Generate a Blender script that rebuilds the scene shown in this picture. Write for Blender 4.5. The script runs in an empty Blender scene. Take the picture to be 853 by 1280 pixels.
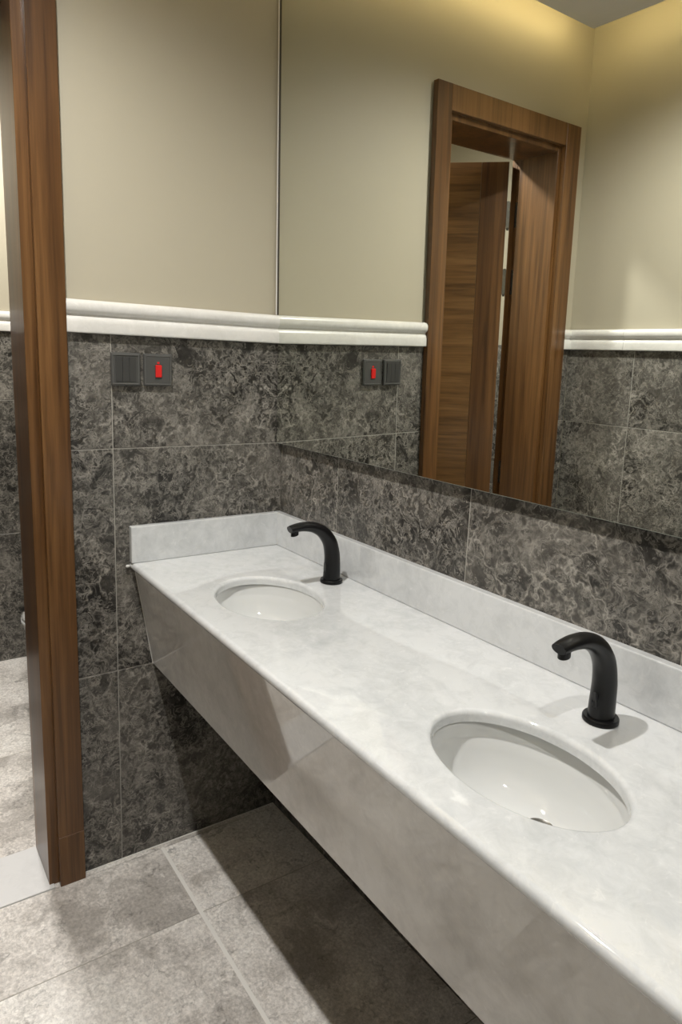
import bpy, bmesh, math, random
from mathutils import Vector, Matrix
random.seed(7)
C = bpy.context.scene.collection
PI = math.pi
# ------------------------------------------------------------------ camera
cam_d = bpy.data.cameras.new('camera'); cam = bpy.data.objects.new('camera', cam_d); C.objects.link(cam)
cam_d.sensor_fit = 'HORIZONTAL'; cam_d.sensor_width = 36; cam_d.lens = 866.65/853*36
cam_d.shift_x = -7.18/853; cam_d.shift_y = -23.11/853
cam_d.clip_start = .02
F = Vector((-.80260084, .56561296, -.18950957)); R = Vector((.56900165, .82129188, .04143397)); U = Vector((-.17907826, .07457632, .98100426))
M = Matrix((R, U, -F)).transposed().to_4x4(); M.translation = Vector((1.76886, -.99221, 1.42664))
cam.matrix_world = M
bpy.context.scene.camera = cam
# ------------------------------------------------------------------ world, exposure, main lights
w = bpy.data.worlds.new('world'); bpy.context.scene.world = w; w.use_nodes = True
w.node_tree.nodes['Background'].inputs[0].default_value = (.8, .75, .65, 1)
w.node_tree.nodes['Background'].inputs[1].default_value = .0
vs = bpy.context.scene.view_settings
vs.view_transform = 'Standard'; vs.look = 'None'; vs.gamma = 1; vs.use_curve_mapping = False; vs.exposure = 0.0
WARM = (1, .972, .925)
def spot(name, loc, power, size=110, blend=.6, radius=.02, col=WARM, aim=None):
    l = bpy.data.lights.new(name, 'SPOT'); l.energy = power; l.color = col; l.spot_size = math.radians(size)
    l.spot_blend = blend; l.shadow_soft_size = radius
    o = bpy.data.objects.new(name, l); C.objects.link(o); o.location = loc
    if aim:
        o.rotation_euler = (Vector(aim)-Vector(loc)).to_track_quat('-Z', 'Y').to_euler()
    return o
CEIL = 2.55
spot('downlight_lamp', (.72, -.81, CEIL-.02), 98, 152, 1, .024)
spot('downlight_lamp', (1.80, -.81, CEIL-.02), 44, 150, 1, .024)
spot('downlight_lamp', (-.80, -.655, 2.71), 130, 172, .6, .06)
LED_STRENGTH = 25.0

# ------------------------------------------------------------------ helpers
def link(name, me, mat=None, parent=None):
    o = bpy.data.objects.new(name, me); C.objects.link(o)
    if mat and me and not me.materials: me.materials.append(mat)
    if parent: o.parent = parent
    return o
def obj(name, bm, mat, parent=None, smooth=False):
    bmesh.ops.recalc_face_normals(bm, faces=bm.faces)
    me = bpy.data.meshes.new(name); bm.to_mesh(me); bm.free()
    if smooth:
        for p in me.polygons: p.use_smooth = True
    return link(name, me, mat, parent)
def smooth_angle(o, ang=35):
    me = o.data
    for p in me.polygons: p.use_smooth = True
    bm = bmesh.new(); bm.from_mesh(me)
    for e in bm.edges:
        if len(e.link_faces) == 2 and e.calc_face_angle(0) > math.radians(ang): e.smooth = False
    bm.to_mesh(me); bm.free(); return o
def empty(name, loc=(0, 0, 0), rz=0):
    o = bpy.data.objects.new(name, None); C.objects.link(o); o.location = loc; o.rotation_euler = (0, 0, rz)
    o.empty_display_size = .05; return o
def tag(o, label=None, cat=None, group=None, kind=None):
    if label: o['label'] = label
    if cat: o['category'] = cat
    if group: o['group'] = group
    if kind: o['kind'] = kind
    return o
def box(bm, a, b, bev=0, seg=1):
    x0, y0, z0 = (min(a[i], b[i]) for i in range(3)); x1, y1, z1 = (max(a[i], b[i]) for i in range(3))
    v = [bm.verts.new(p) for p in ((x0,y0,z0),(x1,y0,z0),(x1,y1,z0),(x0,y1,z0),(x0,y0,z1),(x1,y0,z1),(x1,y1,z1),(x0,y1,z1))]
    fs = [bm.faces.new([v[i] for i in q]) for q in ((3,2,1,0),(4,5,6,7),(0,1,5,4),(1,2,6,5),(2,3,7,6),(3,0,4,7))]
    if bev:
        es = list({e for f in fs for e in f.edges})
        bmesh.ops.bevel(bm, geom=es, offset=bev, segments=seg, affect='EDGES', profile=.5)
def boxo(name, a, b, mat, parent=None, bev=0, seg=1):
    bm = bmesh.new(); box(bm, a, b, bev, seg); return obj(name, bm, mat, parent)
def prism(bm, prof, x0, x1):
    """profile of (y, z) points extruded along x"""
    A = [bm.verts.new((x0, y, z)) for y, z in prof]; B = [bm.verts.new((x1, y, z)) for y, z in prof]
    n = len(prof)
    for i in range(n): bm.faces.new((A[i], A[(i+1) % n], B[(i+1) % n], B[i]))
    bm.faces.new(A[::-1]); bm.faces.new(B)
def lathe(bm, prof, n=48, sx=1, sy=1, c=(0, 0, 0), closed=False):
    rings = []
    for r, z in prof:
        if r < 1e-6: rings.append([bm.verts.new((c[0], c[1], c[2]+z))])
        else: rings.append([bm.verts.new((c[0]+r*sx*math.cos(2*PI*k/n), c[1]+r*sy*math.sin(2*PI*k/n), c[2]+z)) for k in range(n)])
    for a, b in zip(rings, rings[1:]):
        for k in range(n):
            p, q = a[k % len(a)], a[(k+1) % len(a)]; r_, s = b[(k+1) % len(b)], b[k % len(b)]
            vs_ = []
            for t in (p, q, r_, s):
                if t not in vs_: vs_.append(t)
            if len(vs_) > 2: bm.faces.new(vs_)
def tube(bm, pts, radii, n=16, flat=1.0, cap=True):
    """swept tube, radii may be (ra, rb) pairs; flat unused"""
    P = [Vector(p) for p in pts]; rings = []
    side = Vector((1, 0, 0))
    for i, p in enumerate(P):
        t = (P[min(i+1, len(P)-1)]-P[max(i-1, 0)]).normalized()
        s = (side-t*side.dot(t)).normalized(); u = t.cross(s)
        ra, rb = radii[i] if isinstance(radii[i], tuple) else (radii[i], radii[i])
        rings.append([bm.verts.new(p+s*ra*math.cos(2*PI*k/n)+u*rb*math.sin(2*PI*k/n)) for k in range(n)])
    for a, b in zip(rings, rings[1:]):
        for k in range(n): bm.faces.new((a[k], a[(k+1) % n], b[(k+1) % n], b[k]))
    if cap: bm.faces.new(rings[0][::-1]); bm.faces.new(rings[-1])
def cyl(bm, c, r, h, axis='z', n=24):
    d = {'x': Vector((1,0,0)), 'y': Vector((0,1,0)), 'z': Vector((0,0,1))}[axis]
    a = {'x': Vector((0,1,0)), 'y': Vector((1,0,0)), 'z': Vector((1,0,0))}[axis]; b = d.cross(a)
    c = Vector(c); A = [bm.verts.new(c+a*r*math.cos(2*PI*k/n)+b*r*math.sin(2*PI*k/n)) for k in range(n)]
    B = [bm.verts.new(v.co+d*h) for v in A]
    for k in range(n): bm.faces.new((A[k], A[(k+1) % n], B[(k+1) % n], B[k]))
    bm.faces.new(A[::-1]); bm.faces.new(B)

# ------------------------------------------------------------------ materials
class NT:
    def __init__(s, name):
        s.m = bpy.data.materials.new(name); s.m.use_nodes = True; s.t = s.m.node_tree; s.b = s.t.nodes['Principled BSDF']
    def n(s, typ, **k):
        o = s.t.nodes.new(typ)
        for a, v in k.items(): setattr(o, a, v)
        return o
    def l(s, a, b): s.t.links.new(a, b)
    def put(s, node, i, v):
        if hasattr(v, 'is_linked') or hasattr(v, 'links'): s.l(v, node.inputs[i])
        else: node.inputs[i].default_value = v
    def math(s, op, a, b=0.0, clamp=False):
        o = s.n('ShaderNodeMath', operation=op, use_clamp=clamp); s.put(o, 0, a); s.put(o, 1, b); return o.outputs[0]
    def noise(s, vec, scale, detail=4, rough=.5, dist=0):
        o = s.n('ShaderNodeTexNoise'); s.l(vec, o.inputs['Vector'])
        o.inputs['Scale'].default_value = scale; o.inputs['Detail'].default_value = detail
        o.inputs['Roughness'].default_value = rough; o.inputs['Distortion'].default_value = dist
        return o.outputs['Fac']
    def ramp(s, fac, stops, interp='LINEAR'):
        o = s.n('ShaderNodeValToRGB'); s.l(fac, o.inputs[0]); cr = o.color_ramp; cr.interpolation = interp
        while len(cr.elements) < len(stops): cr.elements.new(.5)
        for e, (p, c) in zip(cr.elements, stops):
            e.position = p; e.color = (c, c, c, 1) if isinstance(c, (int, float)) else (*c, 1)
        return o.outputs[0]
    def mix(s, fac, a, b, mode='MIX'):
        o = s.n('ShaderNodeMix', data_type='RGBA', blend_type=mode)
        s.put(o, 0, fac); s.put(o, 6, a if hasattr(a, 'links') else (*a, 1)); s.put(o, 7, b if hasattr(b, 'links') else (*b, 1))
        return o.outputs[2]
    def vec(s, scale=(1, 1, 1), rnd=0.0, rnd_val=False):
        tc = s.n('ShaderNodeTexCoord'); mp = s.n('ShaderNodeMapping'); s.l(tc.outputs['Object'], mp.inputs['Vector'])
        mp.inputs['Scale'].default_value = scale
        s.oi = s.n('ShaderNodeObjectInfo')
        if rnd:
            cx = s.n('ShaderNodeCombineXYZ')
            for i, k in enumerate((rnd, rnd*1.7, rnd*2.3)): s.l(s.math('MULTIPLY', s.oi.outputs['Random'], k), cx.inputs[i])
            ad = s.n('ShaderNodeVectorMath', operation='ADD'); s.l(mp.outputs[0], ad.inputs[0]); s.l(cx.outputs[0], ad.inputs[1])
            return ad.outputs[0]
        return mp.outputs[0]
    def bump(s, h, st=.2, d=.002):
        o = s.n('ShaderNodeBump'); o.inputs['Strength'].default_value = st; o.inputs['Distance'].default_value = d
        s.l(h, o.inputs['Height']); s.l(o.outputs[0], s.b.inputs['Normal'])
    def rough(s, v): s.put(s.b, 'Roughness', v)
def plain(name, col, rough=.5, metal=0, spec=.5, coat=0):
    t = NT(name); t.b.inputs['Base Color'].default_value = (*col, 1); t.rough(rough); t.b.inputs['Metallic'].default_value = metal
    t.b.inputs['Specular IOR Level'].default_value = spec; t.b.inputs['Coat Weight'].default_value = coat
    v = t.vec(); h = t.noise(v, 300, 2); t.bump(h, .03, .0005)
    return t.m
def stone(name, dark, mid, light, vein, rough=.35, veinamt=.8, size=1.0, seam=.50, vary=.24):
    """limestone with cloudy patches, curled pale veins and dark seams"""
    t = NT(name); v = t.vec((1/size,)*3, 31.0)
    wv = t.n('ShaderNodeTexNoise'); t.l(v, wv.inputs['Vector']); wv.inputs['Scale'].default_value = 9; wv.inputs['Detail'].default_value = 4; wv.inputs['Roughness'].default_value = .6
    sb = t.n('ShaderNodeVectorMath', operation='SUBTRACT'); t.l(wv.outputs['Color'], sb.inputs[0]); sb.inputs[1].default_value = (.5, .5, .5)
    sc = t.n('ShaderNodeVectorMath', operation='SCALE'); t.l(sb.outputs[0], sc.inputs[0]); sc.inputs['Scale'].default_value = .22
    ad = t.n('ShaderNodeVectorMath', operation='ADD'); t.l(v, ad.inputs[0]); t.l(sc.outputs[0], ad.inputs[1]); vw = ad.outputs[0]
    big = t.noise(vw, 3.0, 3, .5, .4)
    med = t.noise(vw, 11, 10, .78, .9)
    tone = t.math('ADD', t.math('MULTIPLY', big, .62), t.math('MULTIPLY', med, .38))
    base = t.ramp(tone, [(.42, dark), (.50, mid), (.58, light)])
    def cells(scale, w, seed):
        vo = t.n('ShaderNodeTexVoronoi', feature='DISTANCE_TO_EDGE'); a2 = t.n('ShaderNodeVectorMath', operation='ADD'); t.l(vw, a2.inputs[0]); a2.inputs[1].default_value = (seed, seed, seed)
        t.l(a2.outputs[0], vo.inputs['Vector']); vo.inputs['Scale'].default_value = scale
        return t.ramp(vo.outputs['Distance'], [(0, 1.0), (w, .35), (w*2.6, 0.0)])
    def ridge(scale, width, dist, det=5):
        n_ = t.noise(vw, scale, det, .66, dist)
        return t.ramp(t.math('ABSOLUTE', t.math('SUBTRACT', n_, .5)), [(0, 1.0), (width, 0.0)])
    gate = t.ramp(t.noise(v, 4.2, 4, .6, .5), [(.42, 0.0), (.60, 1.0)])
    gate2 = t.ramp(t.noise(v, 6.5, 4, .6, 1.5), [(.46, 0.0), (.60, 1.0)])
    gate3 = t.ramp(t.noise(v, 40, 3, .6, .5), [(.36, .3), (.54, 1.0)])
    c1 = t.math('MULTIPLY', cells(16, .05, 0), gate); c2 = t.math('MULTIPLY', cells(34, .09, 3.3), gate2); r1 = ridge(6, .012, 1.2)
    r2 = t.math('MULTIPLY', ridge(13, .05, 1.2, 8), .6)
    vv = t.math('MAXIMUM', t.math('MAXIMUM', c1, t.math('MULTIPLY', c2, .8)), t.math('MAXIMUM', t.math('MULTIPLY', r1, .8), r2))
    vv = t.math('MULTIPLY', vv, gate3)
    col = t.mix(t.math('MULTIPLY', vv, veinamt), base, vein)
    dk = t.ramp(t.noise(vw, 8, 7, .75, 2.0), [(.36, seam), (.45, 1.0)])
    col = t.mix(1.0, col, dk, 'MULTIPLY')
    fine = t.ramp(t.noise(v, 120, 4, .7), [(.35, .78), (.65, 1.18)])
    col = t.mix(1.0, col, fine, 'MULTIPLY')
    tv = t.math('ADD', t.math('MULTIPLY', t.oi.outputs['Random'], vary), 1-vary/2)
    cc = t.n('ShaderNodeCombineXYZ')
    for i in range(3): t.l(tv, cc.inputs[i])
    col = t.mix(1.0, col, cc.outputs[0], 'MULTIPLY')
    t.l(col, t.b.inputs['Base Color']); t.rough(rough); t.bump(med, .12, .001)
    return t.m
def marble(name, a, b, rough=.12, spec=.5):
    t = NT(name); v = t.vec((1, 1, 1), 9.0)
    n1 = t.noise(v, 4, 6, .6, .8); n2 = t.noise(v, 30, 8, .75, .6)
    tone = t.math('ADD', t.math('MULTIPLY', n1, .5), t.math('MULTIPLY', n2, .5))
    col = t.ramp(tone, [(.36, a), (.56, b)])
    sp = t.ramp(t.noise(v, 60, 5, .65, 1.0), [(.60, 0.0), (.70, 1.0)])
    col = t.mix(t.math('MULTIPLY', sp, .25), col, (.92, .92, .91))
    t.l(col, t.b.inputs['Base Color']); t.rough(rough); t.b.inputs['Specular IOR Level'].default_value = spec; t.b.inputs['Coat Weight'].default_value = .8; t.b.inputs['Coat Roughness'].default_value = .03
    return t.m
def wood(name, dark, mid, light, axis='z', rough=.3, coat=.12, fine=1.0):
    t = NT(name)
    s = {'z': (1, 1, .035), 'y': (1, .05, 1), 'x': (.05, 1, 1)}[axis]
    v = t.vec(s, 5.0)
    n1 = t.noise(v, 11*fine, 4, .55, .5); n2 = t.noise(v, 55*fine, 4, .6, .3); n3 = t.noise(v, 240, 3, .6)
    tone = t.math('ADD', t.math('MULTIPLY', n1, .6), t.math('MULTIPLY', n2, .4))
    col = t.ramp(tone, [(.36, dark), (.5, mid), (.62, light)])
    st = t.ramp(n2, [(.33, .80), (.45, 1.0)])
    col = t.mix(1.0, col, st, 'MULTIPLY')
    col = t.mix(1.0, col, t.ramp(n3, [(.3, .86), (.6, 1.0)]), 'MULTIPLY')
    t.l(col, t.b.inputs['Base Color']); t.rough(rough); t.b.inputs['Coat Weight'].default_value = coat; t.b.inputs['Coat Roughness'].default_value = .12
    t.bump(n3, .05, .0005)
    return t.m
def emis(name, col, st):
    t = NT(name); t.b.inputs['Base Color'].default_value = (*col, 1); t.b.inputs['Emission Color'].default_value = (*col, 1)
    t.b.inputs['Emission Strength'].default_value = st; return t.m

m_tile = stone('grey_stone_tile', (.015, .014, .0125), (.044, .041, .036), (.108, .100, .088), (.42, .395, .35), .34, .9)
m_floor = stone('grey_stone_floor', (.50, .47, .44), (.82, .78, .74), (.93, .90, .86), (.42, .385, .35), .38, .62, 1.0, .60, .06)
m_grout = plain('grout', (.36, .345, .31), .9)
m_grout_pale = plain('pale_grout', (.88, .86, .82), .9)
m_marble = marble('white_marble', (.54, .558, .57), (.69, .705, .715), .05)
m_apron = marble('white_marble_apron', (.60, .585, .565), (.73, .715, .69), .07)
m_trimstone = marble('white_trim_marble', (.64, .63, .60), (.74, .73, .70), .3)
m_thresh = marble('threshold_marble', (.78, .78, .78), (.86, .86, .86), .2)
WD = ((.068, .029, .009), (.122, .056, .018), (.200, .098, .034))
m_wood = wood('walnut_veneer', *WD)
m_woodh = wood('walnut_veneer_crossgrain', (.095, .046, .014), (.155, .078, .025), (.210, .112, .040), 'x', fine=1.7)
m_woodhy = wood('walnut_veneer_head', (.105, .049, .016), (.160, .078, .027), (.215, .108, .040), 'z')
m_cer = plain('white_ceramic', (.66, .67, .665), .05, coat=.5)
m_black = plain('matt_black_metal', (.006, .006, .0065), .30, 0, .35)
m_gloss = plain('black_sensor_glass', (.004, .004, .005), .05)
m_chrome = plain('brushed_steel', (.45, .44, .41), .25, 1)
m_plate = plain('charcoal_plastic', (.072, .072, .069), .38)
m_plate_d = plain('charcoal_rocker', (.052, .052, .050), .3)
m_frame = plain('switch_frame', (.105, .105, .10), .35)
m_dark = plain('dark_backing', (.05, .042, .03), .6)
m_sil = plain('white_sealant', (.70, .69, .66), .45)
m_red = emis('red_neon_rocker', (.55, .010, .008), .16)
m_led = emis('warm_led', (1, .78, .38), LED_STRENGTH)
m_lens = emis('downlight_lens', (1, .93, .82), 3.0)
m_white = plain('white_paint', (.72, .71, .68), .5)
t = NT('painted_wall'); v = t.vec(); n_ = t.noise(v, 900, 2, .5)
t.l(t.ramp(t.noise(v, 1.5, 3), [(.3, (.425, .388, .298)), (.7, (.445, .406, .312))]), t.b.inputs['Base Color']); t.rough(.55); t.bump(n_, .05, .0004); m_paint = t.m
t = NT('ceiling_paint'); v = t.vec(); t.l(t.ramp(t.noise(v, 2, 3), [(.3, (.60, .59, .56)), (.7, (.63, .62, .59))]), t.b.inputs['Base Color']); t.rough(.8); m_ceil = t.m
t = NT('mirror_silver'); t.b.inputs['Base Color'].default_value = (.86, .88, .83, 1); t.b.inputs['Metallic'].default_value = 1; t.rough(.0); m_mirror = t.m
m_glassedge = plain('mirror_glass_edge', (.50, .52, .46), .15)

# ------------------------------------------------------------------ walls
Z1, Z2, ZB, ZT = 1.180, .5775, 1.4635, 1.5407      # tile joints, moulding bottom and top
A = math.radians(1.279)                            # the mirror wall runs 1.3 degrees out of square
WALLH = 2.75
tile_cache = {}
def tile_mesh(wd, ht, dp, mat, bev=.0012):
    k = (round(wd, 4), round(ht, 4), dp, mat.name)
    if k not in tile_cache:
        bm = bmesh.new(); box(bm, (0, 0, 0), (wd, dp, ht), 0)
        top = [e for e in bm.edges if all(abs(vv.co.y) < 1e-6 for vv in e.verts)]
        bmesh.ops.bevel(bm, geom=top, offset=bev, segments=1, affect='EDGES')
        bmesh.ops.recalc_face_normals(bm, faces=bm.faces)
        me = bpy.data.meshes.new('tile'); bm.to_mesh(me); bm.free(); me.materials.append(mat); tile_cache[k] = me
    return tile_cache[k]
TD, GAP = .005, .0022
def tiled(name, loc, rz, x0, x1, xjoints, zjoints, label, holes=(), thick=.10, plain_to=WALLH, body=None):
    """wall in a local frame: x along, z up, tiles' faces at y=0 facing -y, plaster just behind"""
    bm = bmesh.new()
    for a, b in (body or [((x0-.02, 0), (x1+.02, plain_to))]):
        box(bm, (a[0], .003, a[1]), (b[0], thick, b[1]))
    wl = obj(name, bm, m_paint); wl.location = loc; wl.rotation_euler = (0, 0, rz)
    tag(wl, label, 'wall', kind='structure')
    gb = bmesh.new()
    xs = sorted([x0]+[x for x in xjoints if x0 < x < x1]+[x1]); zs = zjoints
    for i in range(len(xs)-1):
        for j in range(len(zs)-1):
            a, b = xs[i], xs[i+1]
            segs = [(a, b)]
            for h0, h1 in holes:
                n2 = []
                for p, q in segs:
                    if q <= h0 or p >= h1: n2.append((p, q)); continue
                    if p < h0: n2.append((p, h0))
                    if q > h1: n2.append((h1, q))
                segs = n2
            for p, q in segs:
                if q-p < .012: continue
                g0 = GAP/2 if p > x0+1e-6 else 0; g1 = GAP/2 if q < x1-1e-6 else 0
                me = tile_mesh(q-p-g0-g1, zs[j+1]-zs[j]-GAP, TD, m_tile)
                o = link('tile', me, None, wl); o.location = (p+g0, 0, zs[j]+GAP/2)
                box(gb, (p, .0012, zs[j]), (q, .0031, zs[j+1]))
    g = obj('grout', gb, m_grout, wl)
    return wl
ROWS = [0, Z2, Z1, ZB]
YO = -1.385
# far wall (x = 0): local x = world y
HZ = 2.195; JL, JR = -.672, -1.222
wf = tiled('wall_far', (0, 0, 0), PI/2, YO, .013, [-.476, -.95], ROWS, 'short wall ahead, grey stone tiles below and cream paint above, holding the doorway',
           holes=((JR-.03, JL+.03),), thick=.19, body=[((JL+.03, 0), (.013, WALLH)), ((YO-.02, 0), (JR-.03, WALLH)), ((JR-.03, HZ+.03), (JL+.03, WALLH))])
# mirror wall
MW0 = Vector((0, .012, 0))
wm = tiled('wall_right', MW0, A, 0, 2.62, [.291, .765, 1.239, 1.713, 2.187], ROWS, 'long wall on the right carrying the big mirror above the marble vanity', thick=.12)
# opposite wall seen in the mirror
wo = tiled('wall_left', (0, YO, 0), PI, -2.60, 0, [-.285-.474*k for k in range(6)][::-1], ROWS, 'tiled and cream painted wall seen only in the mirror, right of the doorway')
# wall behind the camera
wb = tiled('wall_back', (2.60, 0, 0), -PI/2, -.10, -YO, [.2+.474*k for k in range(4)], ROWS, 'tiled and painted wall behind the camera')
# toilet room beyond the door
BX = -1.56
wt = tiled('wall_cubicle_far', (BX, 0, 0), PI/2, -1.95, .12, [-.23-.474*k for k in range(4)][::-1], [0, .598, 1.192, 1.485], 'far wall of the toilet room seen through the doorway on the left')
wts = tiled('wall_cubicle_right', (BX, .12, 0), 0, 0, 1.37, [.474, .948], [0, .598, 1.192, 1.485], 'side wall of the toilet room behind the toilet, hidden from view')
wtl = tiled('wall_cubicle_left', (-.19, -1.95, 0), PI, 0, 1.37, [.474, .948], [0, .598, 1.192, 1.485], 'side wall of the toilet room, hidden from view')

# stone moulding on the walls
def moulding(name, loc, rz, pieces, zb, zt, label, ends=True):
    root = empty(name, loc, rz); tag(root, label, 'moulding', kind='structure')
    h = zt-zb; d = .020
    prof = [(.0, 0), (-d*.72, 0), (-d*.78, .02*h), (-d*.80, .05*h), (-d*.80, .30*h), (-d*.76, .38*h), (-d*.66, .44*h), (-d*.50, .485*h), (-d*.46, .50*h), (-d*.46, .56*h), (-d*.60, .585*h),
            (-d*.84, .63*h), (-d*.97, .70*h), (-d, .78*h), (-d*.97, .86*h), (-d*.85, .93*h), (-d*.62, .985*h), (-d*.4, h), (0, h)]
    for a, b in pieces:
        bm = bmesh.new(); prism(bm, [(y, z+zb) for y, z in prof], a+.0006, b-.0006)
        smooth_angle(obj('moulding_piece', bm, m_trimstone, root), 50)
    return root
moulding('trim_1', (0, 0, 0), PI/2, [(-.583, .012)], ZB, ZT, 'white marble dado moulding on the far wall above the light switches')
moulding('trim_2', (0, 0, 0), PI/2, [(YO, -1.322)], ZB, ZT, 'white marble dado moulding stub between door frame and corner, seen in the mirror')
moulding('trim_3', (0, YO, 0), PI, [(-2.60, -1.84), (-1.84, -1.04), (-1.04, -.245), (-.245, 0)], ZB, ZT, 'white marble dado moulding with a butt joint, on the wall seen in the mirror')
moulding('trim_4', (BX, 0, 0), PI/2, [(-1.95, -1.1), (-1.1, -.2), (-.2, .12)], 1.485, 1.568, 'white marble dado moulding on the toilet room wall beyond the doorway')
moulding('trim_5', (2.6, 0, 0), -PI/2, [(-.10, .6), (.6, -YO)], ZB, ZT, 'white marble dado moulding on the wall behind the camera')

# ------------------------------------------------------------------ floor
def floor(name, x0, x1, y0, y1, xj, yj, label):
    bm = bmesh.new(); box(bm, (x0, y0, -.06), (x1, y1, -.0012)); fl = obj(name, bm, m_grout); tag(fl, label, 'floor', kind='structure')
    xs = sorted([x0]+[x for x in xj if x0 < x < x1]+[x1]); ys = sorted([y0]+[y for y in yj if y0 < y < y1]+[y1])
    for i in range(len(xs)-1):
        for j in range(len(ys)-1):
            bm = bmesh.new(); g = .0018
            box(bm, (0, 0, 0), (xs[i+1]-xs[i]-2*g*.6, ys[j+1]-ys[j]-2*g, .006))
            bmesh.ops.bevel(bm, geom=[e for e in bm.edges if all(v_.co.z > .005 for v_ in e.verts)], offset=.0008, segments=1, affect='EDGES')
            o = obj('tile', bm, m_floor, fl); o.location = (xs[i]+g*.6, ys[j]+g, -.006)
    return fl
floor('floor', .016, 2.6, YO, .07, [.30, .90, 1.50, 2.10], [-.965, -.362], 'grey stone tiled floor of the washroom')
floor('floor_cubicle', BX, -.18, -1.95, .12, [-.72, -1.32], [-.36, -.96, -1.56], 'grey veined stone floor of the toilet room beyond the threshold')
# pale grout strip in the joint beside the vanity
g_ = boxo('grout_strip', (.016, -.369, -.002), (2.6, -.359, .0006), m_grout_pale, bpy.data.objects['floor'])
th = boxo('threshold', (-.179, JR-.012, -.02), (.0145, JL+.012, .003), m_thresh, None, .0015)
tag(th, 'white marble threshold slab lying in the doorway at bottom left', 'threshold', kind='structure')
boxo('floor_edge', (-.19, JL+.012, -.06), (.0158, .07, -.0003), m_floor, bpy.data.objects['floor'])
bd = boxo('baseboard_far', (.0005, -.585, 0), (.003, .012, .003), m_grout_pale); tag(bd, 'thin white grout bead where the far wall meets the floor', 'grout bead', kind='structure')

# ------------------------------------------------------------------ ceilings
cl = boxo('ceiling', (-.19, YO-.1, WALLH), (2.72, .2, WALLH+.05), m_ceil); tag(cl, 'upper ceiling above the dropped panel', 'ceiling', kind='structure')
bm = bmesh.new(); box(bm, (.095, YO+.145, CEIL), (2.55, .0, CEIL+.05), .001); box(bm, (.095, YO+.145, CEIL+.05), (.105, .0, CEIL+.075)); box(bm, (.105, YO+.145, CEIL+.05), (2.55, YO+.155, CEIL+.075))
cp = obj('ceiling_panel', bm, m_ceil); tag(cp, 'dropped plain ceiling panel with warm cove light around its edge', 'ceiling', kind='structure')
cc_ = boxo('ceiling_cubicle', (BX-.1, -2.05, 2.745), (-.19, .22, 2.80), m_ceil); tag(cc_, 'ceiling of the toilet room', 'ceiling', kind='structure')
led = empty('cove_light', (.095, YO+.145, CEIL)); tag(led, 'warm yellow light strip on the hidden outer edge of the dropped panel', 'light strip')
boxo('light_strip', (-.004, .0, .022), (-.0005, 1.235, .034), m_led, led); boxo('light_strip', (.0, -.004, .022), (2.45, -.0005, .034), m_led, led)
def downlight(loc, label):
    r = empty('downlight', loc); tag(r, label, 'downlight', 'recessed ceiling downlights out of frame')
    bm = bmesh.new(); lathe(bm, [(.036, 0), (.048, 0), (.050, -.003), (.046, -.006), (.038, -.004), (.036, 0)], 32); obj('ring', bm, m_white, r, True)
    bm = bmesh.new(); lathe(bm, [(0, -.001), (.036, -.001)], 32); obj('lens', bm, m_lens, r)
downlight((.72, -.81, CEIL), 'recessed downlight in the dropped panel in front of the first basin')
downlight((1.80, -.81, CEIL), 'recessed downlight in the dropped panel near the back wall')
downlight((-.80, -.655, 2.745), 'recessed downlight in the toilet room ceiling')

# ------------------------------------------------------------------ mirror
mr = empty('wall_mirror', (0, .012, 0), A); tag(mr, 'large frameless wall mirror above the vanity reflecting the doorway', 'mirror')
TILT = .01436
def mir(name, a, b, mat, bev=0):
    bm = bmesh.new(); box(bm, a, b, bev)
    for v_ in bm.verts: v_.co.y -= TILT*(v_.co.z-Z1)
    return obj(name, bm, mat, mr)
X0M, X1M, ZTM = .006, 2.4, 2.50
mir('backing_board', (X0M+.004, -.0145, Z1+.004), (X1M, -.004, ZTM), m_dark)
mir('glass_edge', (X0M, -.0185, Z1), (X1M+.002, -.0145, ZTM), m_glassedge, .0008)
bm = bmesh.new(); vs_ = [bm.verts.new((x, -.02-TILT*(z-Z1), z)) for x, z in ((X0M+.0015, Z1+.0015), (X1M, Z1+.0015), (X1M, ZTM-.002), (X0M+.0015, ZTM-.002))]; bm.faces.new(vs_)
mf = obj('mirror_face', bm, m_mirror, mr)
# metal clips
for xx in (.5, 1.3, 2.1):
    mir('clip', (xx, -.023, Z1-.004), (xx+.0001, -.0, Z1-.0035), m_glassedge)
for o in [c for c in mr.children if c.name.startswith('clip')]: bpy.data.objects.remove(o)
sb_ = mir('silicone_bead', (.0004, -.024, ZT+.001), (.0040, -.012, 2.45), m_sil, .0015)
sb2 = mir('edge_strip', (.0042, -.0215, ZT+.001), (.0092, -.012, 2.45), m_dark)

# ------------------------------------------------------------------ doorway: frame and leaf
CL, CLI, CRI, CR = -.583, -.647, -1.240, -1.322      # casing outer / inner edges
CT, CTI = 2.268, 2.192
dr = empty('door_1', (0, JR, 0)); tag(dr, 'walnut door standing half open into the toilet room, in its walnut frame', 'door', kind='structure')
def dbox(name, a, b, mat, parent=dr, bev=.0008):
    a = (a[0], a[1]-JR, a[2]); b = (b[0], b[1]-JR, b[2]); return boxo(name, a, b, mat, parent, bev)
PL = .146
dbox('casing_board', (.001, CL, PL+.0015), (.021, CLI, CT), m_wood)
dbox('casing_block', (.001, CL+.0005, 0), (.0215, CLI-.0005, PL), m_wood)
ln = dbox('joint_line', (.004, CL, PL), (.0208, CLI, PL+.0015), plain('pale_filler', (.33, .19, .11), .6)); tag(ln, 'pale filled joint line near the foot of the casing')
dbox('casing_board', (.001, CR, PL+.0015), (.021, CRI, CT), m_wood)
dbox('casing_block', (.001, CR, 0), (.0215, CRI, PL), m_wood)
dbox('casing_head', (.001, CRI+.0006, CTI), (.0205, CLI-.0006, CT), m_woodhy)
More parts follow.
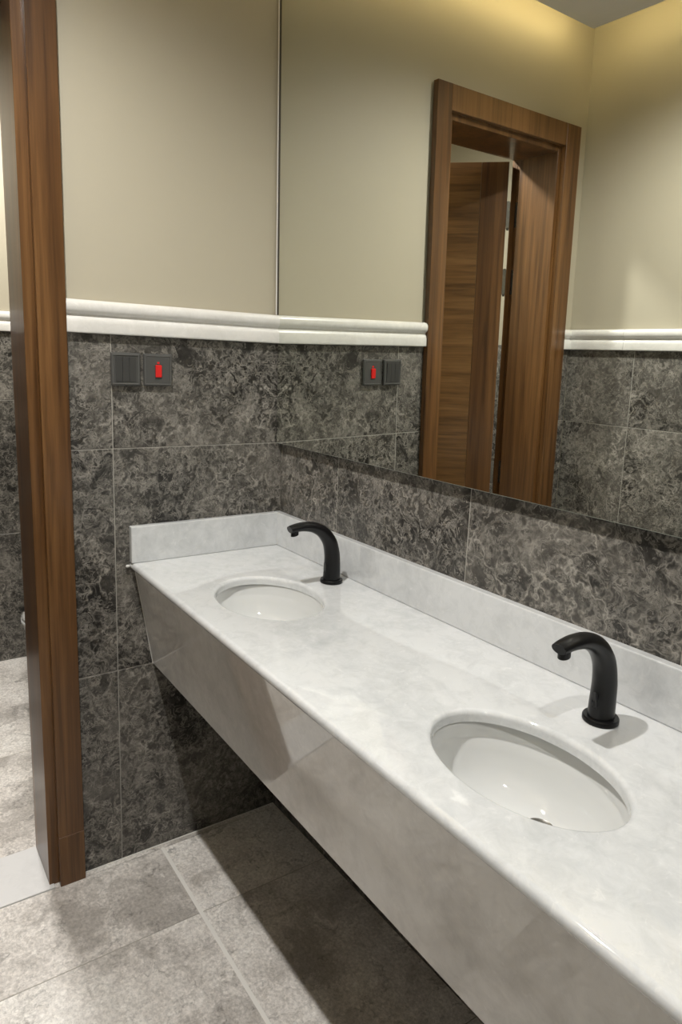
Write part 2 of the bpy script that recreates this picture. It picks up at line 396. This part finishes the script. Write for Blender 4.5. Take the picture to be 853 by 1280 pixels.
# jamb lining: reveal step, then lining, then rebate for the leaf
RB = -.174
dbox('jamb', (RB, JL, 0), (.0, JL+.029, HZ+.02), m_wood)
dbox('jamb', (-.222, JL+.013, 0), (RB, JL+.029, HZ+.02), m_wood)
dbox('jamb', (RB, JR, 0), (.0, JR-.029, HZ+.02), m_wood)
dbox('jamb', (-.222, JR-.013, 0), (RB, JR-.029, HZ+.02), m_wood)
ZS = 2.172
dbox('jamb_head', (RB, JR, ZS), (.0, JL, ZS+.04), m_wood)
dbox('jamb_head', (-.222, JR-.013, ZS+.013), (RB, JL+.013, ZS+.04), m_wood)
# casing on the toilet side
dbox('casing_board', (-.212, JL+.012, 0), (-.195, JL+.075, 2.25), m_wood)
dbox('casing_board', (-.212, JR-.012, 0), (-.195, JR-.075, 2.25), m_wood)
dbox('casing_head', (-.212, JR-.012, ZS+.022), (-.195, JL+.012, 2.25), m_woodhy)
# leaf: local frame, hinge pin at origin, leaf along +x, turned
LW, LT, LH = .560, .040, 2.172
leaf = bpy.data.objects.new('leaf', None); C.objects.link(leaf); leaf.parent = dr
leaf.location = (-.230, -.0145, 0); leaf.rotation_euler = (0, 0, math.radians(90+45))
# when closed (rotation 90 deg) the room side is local -y
ST = .115
boxo('stile', (.011, -.004-LT, .008), (ST, -.004, LH), m_wood, leaf, .0008)
boxo('stile', (LW-ST, -.004-LT, .008), (LW, -.004, LH), m_wood, leaf, .0008)
boxo('panel', (ST+.0008, -.0045-LT+.001, .008), (LW-ST-.0008, -.005, LH), m_woodh, leaf, .0005)
for zc in (1.98, 1.725, .95, .30):
    bm = bmesh.new(); cyl(bm, (0, 0, zc-.05), .006, .10, n=12)
    box(bm, (-.001, -.043, zc-.048), (.0105, -.001, zc+.048)); cyl(bm, (0, 0, zc-.054), .0045, .004, n=10); cyl(bm, (0, 0, zc+.05), .0045, .004, n=10)
    for k in (-.03, 0, .03): cyl(bm, (-.0012, -.022, zc+k), .003, .0015, 'x', 10)
    obj('hinge', bm, m_chrome, leaf)
    bm = bmesh.new(); box(bm, (RB-.036, -.0142, zc-.048), (RB-.001, -.0125, zc+.048)); h_ = obj('hinge_plate', bm, m_chrome, dr)
bm = bmesh.new(); cyl(bm, (LW-.06, -.044-.006, 1.02), .024, .006, 'y'); tube(bm, [(LW-.06, -.05, 1.02), (LW-.06, -.085, 1.02), (LW-.075, -.09, 1.02), (LW-.17, -.09, 1.02)], [.008]*4, 12)
obj('handle', bm, m_chrome, leaf)

# ------------------------------------------------------------------ vanity
HV, D, HS, TS = .877, .440, .099, .020
VL = 2.20
TA = math.tan(A)
van = empty('vanity', (0, 0, 0)); tag(van, 'white marble wall-hung vanity counter with sloping front apron and two basin cutouts', 'vanity counter')
basins = [((.409, -.243), (.1530, .1160)), ((1.189, -.2565), (.1565, .1045))]
yb = lambda x: .010+TA*x
def cell(bm, x0, x1, c, ab, yf):
    """top face between an oval cutout and its surrounding rectangle, with a rounded lip falling into the cutout"""
    corners = [(x0, yf), (x1, yf), (x1, yb(x1)), (x0, yb(x0))]
    angs = [2*PI*k/72 for k in range(72)]+[math.atan2((y-c[1])/ab[1], (x-c[0])/ab[0]) % (2*PI) for x, y in corners]
    angs = sorted(set(round(a, 6) for a in angs)); lip = .009; T = .020
    prof = [(lip, 0)]+[(lip-lip*math.sin(q*PI/12), -lip+lip*math.cos(q*PI/12)) for q in range(1, 7)]+[(0, -T)]
    rings = []
    outer = []
    for a in angs:
        dx, dy = math.cos(a)*ab[0], math.sin(a)*ab[1]; ts = []
        if dx > 1e-9: ts.append((x1-c[0])/dx)
        if dx < -1e-9: ts.append((x0-c[0])/dx)
        if dy < -1e-9: ts.append((yf-c[1])/dy)
        den = dy-TA*dx
        if den > 1e-9: ts.append((.010+TA*c[0]-c[1])/den)
        tt = min(ts); outer.append(bm.verts.new((c[0]+dx*tt, c[1]+dy*tt, HV)))
    rings.append(outer)
    for o_, z in prof:
        rings.append([bm.verts.new((c[0]+math.cos(a)*(ab[0]+o_), c[1]+math.sin(a)*(ab[1]+o_), HV+z)) for a in angs])
    for r0, r1 in zip(rings, rings[1:]):
        for k in range(len(angs)):
            bm.faces.new((r0[k], r0[(k+1) % len(angs)], r1[(k+1) % len(angs)], r1[k]))
bm = bmesh.new(); r = .010; yf = -D+r
XS = [0, .80, 1.60, VL]
for i, (c, ab) in enumerate(basins): cell(bm, XS[i], XS[i+1], c, ab, yf)
v4 = [bm.verts.new(p) for p in ((XS[2], yf, HV), (VL, yf, HV), (VL, yb(VL), HV), (XS[2], yb(XS[2]), HV))]; bm.faces.new(v4)
edge = [(yf-r*math.sin(q*PI/12), HV-r+r*math.cos(q*PI/12)) for q in range(13)]+[(yf+.004, HV-2*r), (yf+.03, HV-2*r)]
for (ya_, za_), (yb_, zb_) in zip(edge, edge[1:]):
    for i in range(3):
        bm.faces.new([bm.verts.new(p) for p in ((XS[i], ya_, za_), (XS[i+1], ya_, za_), (XS[i+1], yb_, zb_), (XS[i], yb_, zb_))])
# end face and back face
bm.faces.new([bm.verts.new(p) for p in ((VL, yf, HV), (VL, yb(VL), HV), (VL, yb(VL), HV-.02), (VL, yf, HV-.02))])
bmesh.ops.remove_doubles(bm, verts=bm.verts, dist=.0002)
ct = obj('countertop', bm, m_marble, van); smooth_angle(ct, 40)
# apron (sloping)
def slab(p0, p1, th_, x0, x1, bev):
    d = Vector((0, p1[0]-p0[0], p1[1]-p0[1])).normalized(); n_ = Vector((0, -d.z, d.y))
    if n_.y < 0: n_ = -n_
    q = [(p0[0], p0[1]), (p1[0], p1[1]), (p1[0]+n_.y*th_, p1[1]+n_.z*th_), (p0[0]+n_.y*th_, p0[1]+n_.z*th_)]
    bm = bmesh.new(); prism(bm, q, x0, x1)
    if bev: bmesh.ops.bevel(bm, geom=list(bm.edges), offset=bev, segments=2, affect='EDGES')
    return bm
ap = obj('apron', slab((-.4265, HV-.0202), (-.3805, Z2-.0005), .02, .002, VL, .0015), m_apron, van)
boxo('bottom_panel', (.002, -.36, Z2+.01), (VL-.01, -.20, Z2+.028), m_dark, van)
bm = bmesh.new(); prism(bm, [(-.4275, HV-.021), (-.3815, Z2), (-.378, Z2), (-.424, HV-.021)], .0003, .0022); obj('sealant', bm, m_sil, van)
bm = bmesh.new(); bmesh.ops.create_icosphere(bm, subdivisions=2, radius=1)
for v_ in bm.verts: v_.co = Vector((.006+v_.co.x*.004, -.446+v_.co.y*.006, .868+v_.co.z*.004+v_.co.y*v_.co.x*.002))
obj('sealant', bm, m_sil, van, True)
# end panel at the far end of the vanity
bm = bmesh.new(); prism(bm, [(-.402, HV-.021), (-.358, Z2+.001), (-.0, Z2+.001), (.0, HV-.021)], VL-.02, VL-.002); obj('end_panel', bm, m_apron, van)
# splashbacks
sp = boxo('side_splash', (.0005, -D, HV+.0002), (TS, -.006, HV+HS), m_marble, van, .0022, 2)
bk = boxo('backsplash', (TS*.02, -TS, HV+.0002), (VL, -.0006, HV+HS), m_marble, van, .0022, 2)
bk.location = (0, .012, 0); bk.rotation_euler = (0, 0, A)

# basins
def basin_mesh():
    bm = bmesh.new(); a, b = .161, .1185
    prof = [(1.10, -.0202), (.990, -.0202), (.980, -.024), (.974, -.046), (.960, -.0495), (.915, -.066), (.84, -.090), (.70, -.110), (.50, -.122), (.30, -.127), (.145, -.129), (.145, -.134)]
    n = 72; rings = []; off = lambda r_: .052*max(0, min(1, (.955-r_)/.81))
    for r_, z in prof:
        # the floor of the bowl rounds to a circle at the drain, which sits towards the wall
        k = max(0, min(1, (.5-r_)/.355)) if r_ < .5 else 0
        rx, ry = a*r_, b*r_*(1-k)+a*r_*k
        rings.append([bm.verts.new((rx*math.cos(2*PI*i/n), ry*math.sin(2*PI*i/n)+off(r_), z)) for i in range(n)])
    for r0, r1 in zip(rings, rings[1:]):
        for i in range(n): bm.faces.new((r0[i], r0[(i+1) % n], r1[(i+1) % n], r1[i]))
    # outer shell below
    outp = [(1.10, -.0202), (1.10, -.032), (1.03, -.040), (1.0, -.066), (.90, -.105), (.6, -.135), (.2, -.148), (.145, -.148), (.145, -.134)]
    rings = [[bm.verts.new((a*r_*math.cos(2*PI*i/n), (b*r_ if r_ > .3 else a*r_)*math.sin(2*PI*i/n)+off(r_), z)) for i in range(n)] for r_, z in outp]
    for r0, r1 in zip(rings, rings[1:]):
        for i in range(n): bm.faces.new((r0[i], r0[(i+1) % n], r1[(i+1) % n], r1[i]))
    bmesh.ops.remove_doubles(bm, verts=bm.verts, dist=.0001)
    return bm
def drain_bm():
    bm = bmesh.new(); lathe(bm, [(0, -.1305), (.010, -.1305), (.019, -.1285), (.0225, -.1265), (.0237, -.1275), (.0237, -.136), (.02, -.16), (0, -.16)], 40, 1, 1, (0, .052, 0)); return bm
bas = []
for i, ((cx, cy), ab) in enumerate(basins):
    if i == 0:
        b0 = empty('basin', (cx, cy, HV)); p1 = obj('bowl', basin_mesh(), m_cer, b0); smooth_angle(p1, 50)
        p2 = obj('drain', drain_bm(), m_chrome, b0); smooth_angle(p2, 40); o = b0
    else:
        o = b0.copy(); C.objects.link(o); o.location = (cx, cy, HV)
        for c in (p1, p2):
            d = c.copy(); C.objects.link(d); d.parent = o
    tag(o, ['oval white undermount basin nearer the tiled far wall with the switches', 'oval white undermount basin in the foreground, its drain edge just showing'][i], 'basin', 'undermount basins in the vanity')

# ------------------------------------------------------------------ taps
def bez(pts, n):
    """Catmull-Rom through the points"""
    out = []
    P = [pts[0]]+pts+[pts[-1]]
    for i in range(1, len(P)-2):
        for k in range(n):
            s = k/n; out.append(tuple(.5*((2*P[i][j])+(-P[i-1][j]+P[i+1][j])*s+(2*P[i-1][j]-5*P[i][j]+4*P[i+1][j]-P[i+2][j])*s*s+(-P[i-1][j]+3*P[i][j]-3*P[i+1][j]+P[i+2][j])*s**3) for j in range(len(pts[0]))))
    out.append(tuple(pts[-1])); return out
def make_tap():
    root = empty('faucet')
    bm = bmesh.new(); lathe(bm, [(0, 0), (.027, 0), (.0285, .0015), (.0285, .007), (.027, .009), (0, .009)], 40, 1, 1.0); smooth_angle(obj('base_flange', bm, m_black, root), 40)
    # y, z, half width, half depth
    K = [(0, .007, .0205, .0225), (.0, .035, .0200, .0215), (-.001, .070, .0190, .0200), (-.010, .105, .0178, .0182), (-.032, .133, .0165, .0158),
         (-.060, .1475, .0155, .0132), (-.088, .1515, .0148, .0113), (-.112, .1500, .0142, .0096), (-.125, .1475, .0130, .0082)]
    q = bez(K, 6)
    bm = bmesh.new(); tube(bm, [(0, y, z) for y, z, a, b in q], [(a, b) for y, z, a, b in q], 24)
    smooth_angle(obj('body', bm, m_black, root), 60)
    bm = bmesh.new(); cyl(bm, (0, -.111, .133), .0095, .012, n=20)
    for v_ in bm.verts:
        v_.co.z += (v_.co.y+.111)*.3
    smooth_angle(obj('aerator', bm, m_black, root), 40)
    bm = bmesh.new(); N = 20; ring = []
    for k in range(N):
        a = 2*PI*k/N; u_, z_ = .0065*math.cos(a), .014*math.sin(a)
        u_ = max(-.006, min(.006, u_*1.2)); yy = -.0213*math.sqrt(1-(u_/.0199)**2)-.0006
        ring.append(bm.verts.new((u_, yy, .040+z_)))
    bm.faces.new(ring); s_ = obj('sensor_window', bm, m_gloss, root); tag(s_, 'glossy black oval sensor window')
    return root
taps = [(.388, -.055), (1.174, -.058)]
for i, (x, y) in enumerate(taps):
    if i == 0: t0 = make_tap(); o = t0
    else:
        o = t0.copy(); C.objects.link(o)
        for c in list(t0.children):
            d = c.copy(); C.objects.link(d); d.parent = o
    o.location = (x, y, HV+.0002)
    tag(o, ['matt black curved sensor faucet behind the basin nearer the far wall', 'matt black curved sensor faucet behind the foreground basin'][i], 'faucet', 'black sensor faucets on the vanity')

# ------------------------------------------------------------------ switches on the far wall
def plate(y0, y1, z0, z1, label, kind):
    # local frame: x = world y offset, faces -y -> world +x
    root = empty('wall_switch', (0, (y0+y1)/2, (z0+z1)/2), PI/2)
    tag(root, label, 'switch')
    w_, h_ = (y1-y0)/2, (z1-z0)/2
    bm = bmesh.new(); box(bm, (-w_*.86, -.003, -h_*.9), (w_*.86, -.0002, h_*.86)); obj('back_box', bm, m_dark, root)
    bm = bmesh.new(); box(bm, (-w_, -.0105, -h_), (w_, -.003, h_), .0022, 2); obj('faceplate', bm, m_plate, root)
    bm = bmesh.new()
    for a_, b_ in (((-w_*.92, -h_*.92), (w_*.92, -h_*.84)), ((-w_*.92, h_*.84), (w_*.92, h_*.92)), ((-w_*.92, -h_*.84), (-w_*.86, h_*.84)), ((w_*.86, -h_*.84), (w_*.92, h_*.84))): box(bm, (a_[0], -.0122, a_[1]), (b_[0], -.0104, b_[1]), .0004)
    obj('frame', bm, m_frame, root)
    if kind == 'gang':
        n = 3; W = 2*w_*.70; s = -W/2
        for k in range(n):
            bm = bmesh.new(); a = s+k*W/n; b = a+W/n-.0008
            prism(bm, [(-.0095, -h_*.74), (-.0120, -h_*.74), (-.0138, h_*.74), (-.0095, h_*.74)], a, b); obj('rocker', bm, m_plate_d, root)
    else:
        bm = bmesh.new(); box(bm, (-w_*.84, -.0112, -h_*.84), (w_*.84, -.0100, h_*.84), .0005); obj('inner_plate', bm, m_plate, root)
        bm = bmesh.new(); prism(bm, [(-.0110, -.019), (-.0150, -.017), (-.0165, .011), (-.0110, .013)], -.0075, .0075); s_ = obj('rocker', bm, m_red, root); tag(s_, 'glowing red rocker')
        bm = bmesh.new(); box(bm, (-.003, -.0122, .0155), (.003, -.011, .0205)); obj('indicator', bm, m_red, root)
        bm = bmesh.new(); box(bm, (-.0085, -.0118, -.0225), (.0085, -.0110, .0143)); obj('rocker_surround', bm, m_plate_d, root)
    return root
plate(-.4795, -.4065, 1.3395, 1.4205, 'charcoal three-rocker light switch plate, the left of the two on the tiled wall', 'gang')
plate(-.3975, -.3235, 1.3395, 1.4205, 'charcoal switch plate with a glowing red rocker, right of the three-rocker switch', 'red')

# ------------------------------------------------------------------ toilet beyond the doorway (only its front rim shows)
tl = empty('toilet', (-.93, .115, 0)); tag(tl, 'white ceramic toilet whose front rim peeks past the door frame at left', 'toilet')
def oval(cy, a, b, z, n=40, sq=0):
    return [(a*math.cos(2*PI*k/n)*(1+sq*abs(math.sin(4*PI*k/n))), cy+b*math.sin(2*PI*k/n), z) for k in range(n)]
def loft(bm, rings):
    R_ = [[bm.verts.new(p) for p in r_] for r_ in rings]
    for a, b in zip(R_, R_[1:]):
        for k in range(len(a)): bm.faces.new((a[k], a[(k+1) % len(a)], b[(k+1) % len(b)], b[k]))
    bm.faces.new(R_[0][::-1]); bm.faces.new(R_[-1])
bm = bmesh.new(); loft(bm, [oval(-.30, .12, .20, 0), oval(-.30, .115, .19, .06), oval(-.31, .12, .20, .18), oval(-.345, .155, .25, .29), oval(-.40, .182, .262, .36), oval(-.405, .185, .265, .395)]); obj('bowl', bm, m_cer, tl, True)
bm = bmesh.new(); loft(bm, [oval(-.41, .185, .262, .397), oval(-.41, .190, .266, .405), oval(-.41, .188, .264, .415)]); obj('seat', bm, m_cer, tl, True)
bm = bmesh.new(); loft(bm, [oval(-.41, .184, .260, .416), oval(-.41, .188, .263, .425), oval(-.41, .17, .245, .438)]); obj('lid', bm, m_cer, tl, True)
boxo('cistern', (-.18, -.17, .40), (.18, -.002, .76), m_cer, tl, .02, 3); boxo('cistern_lid', (-.19, -.18, .76), (.19, -.001, .79), m_cer, tl, .008, 2)
bm = bmesh.new(); cyl(bm, (0, -.09, .79), .02, .006); obj('flush_button', bm, m_chrome, tl)
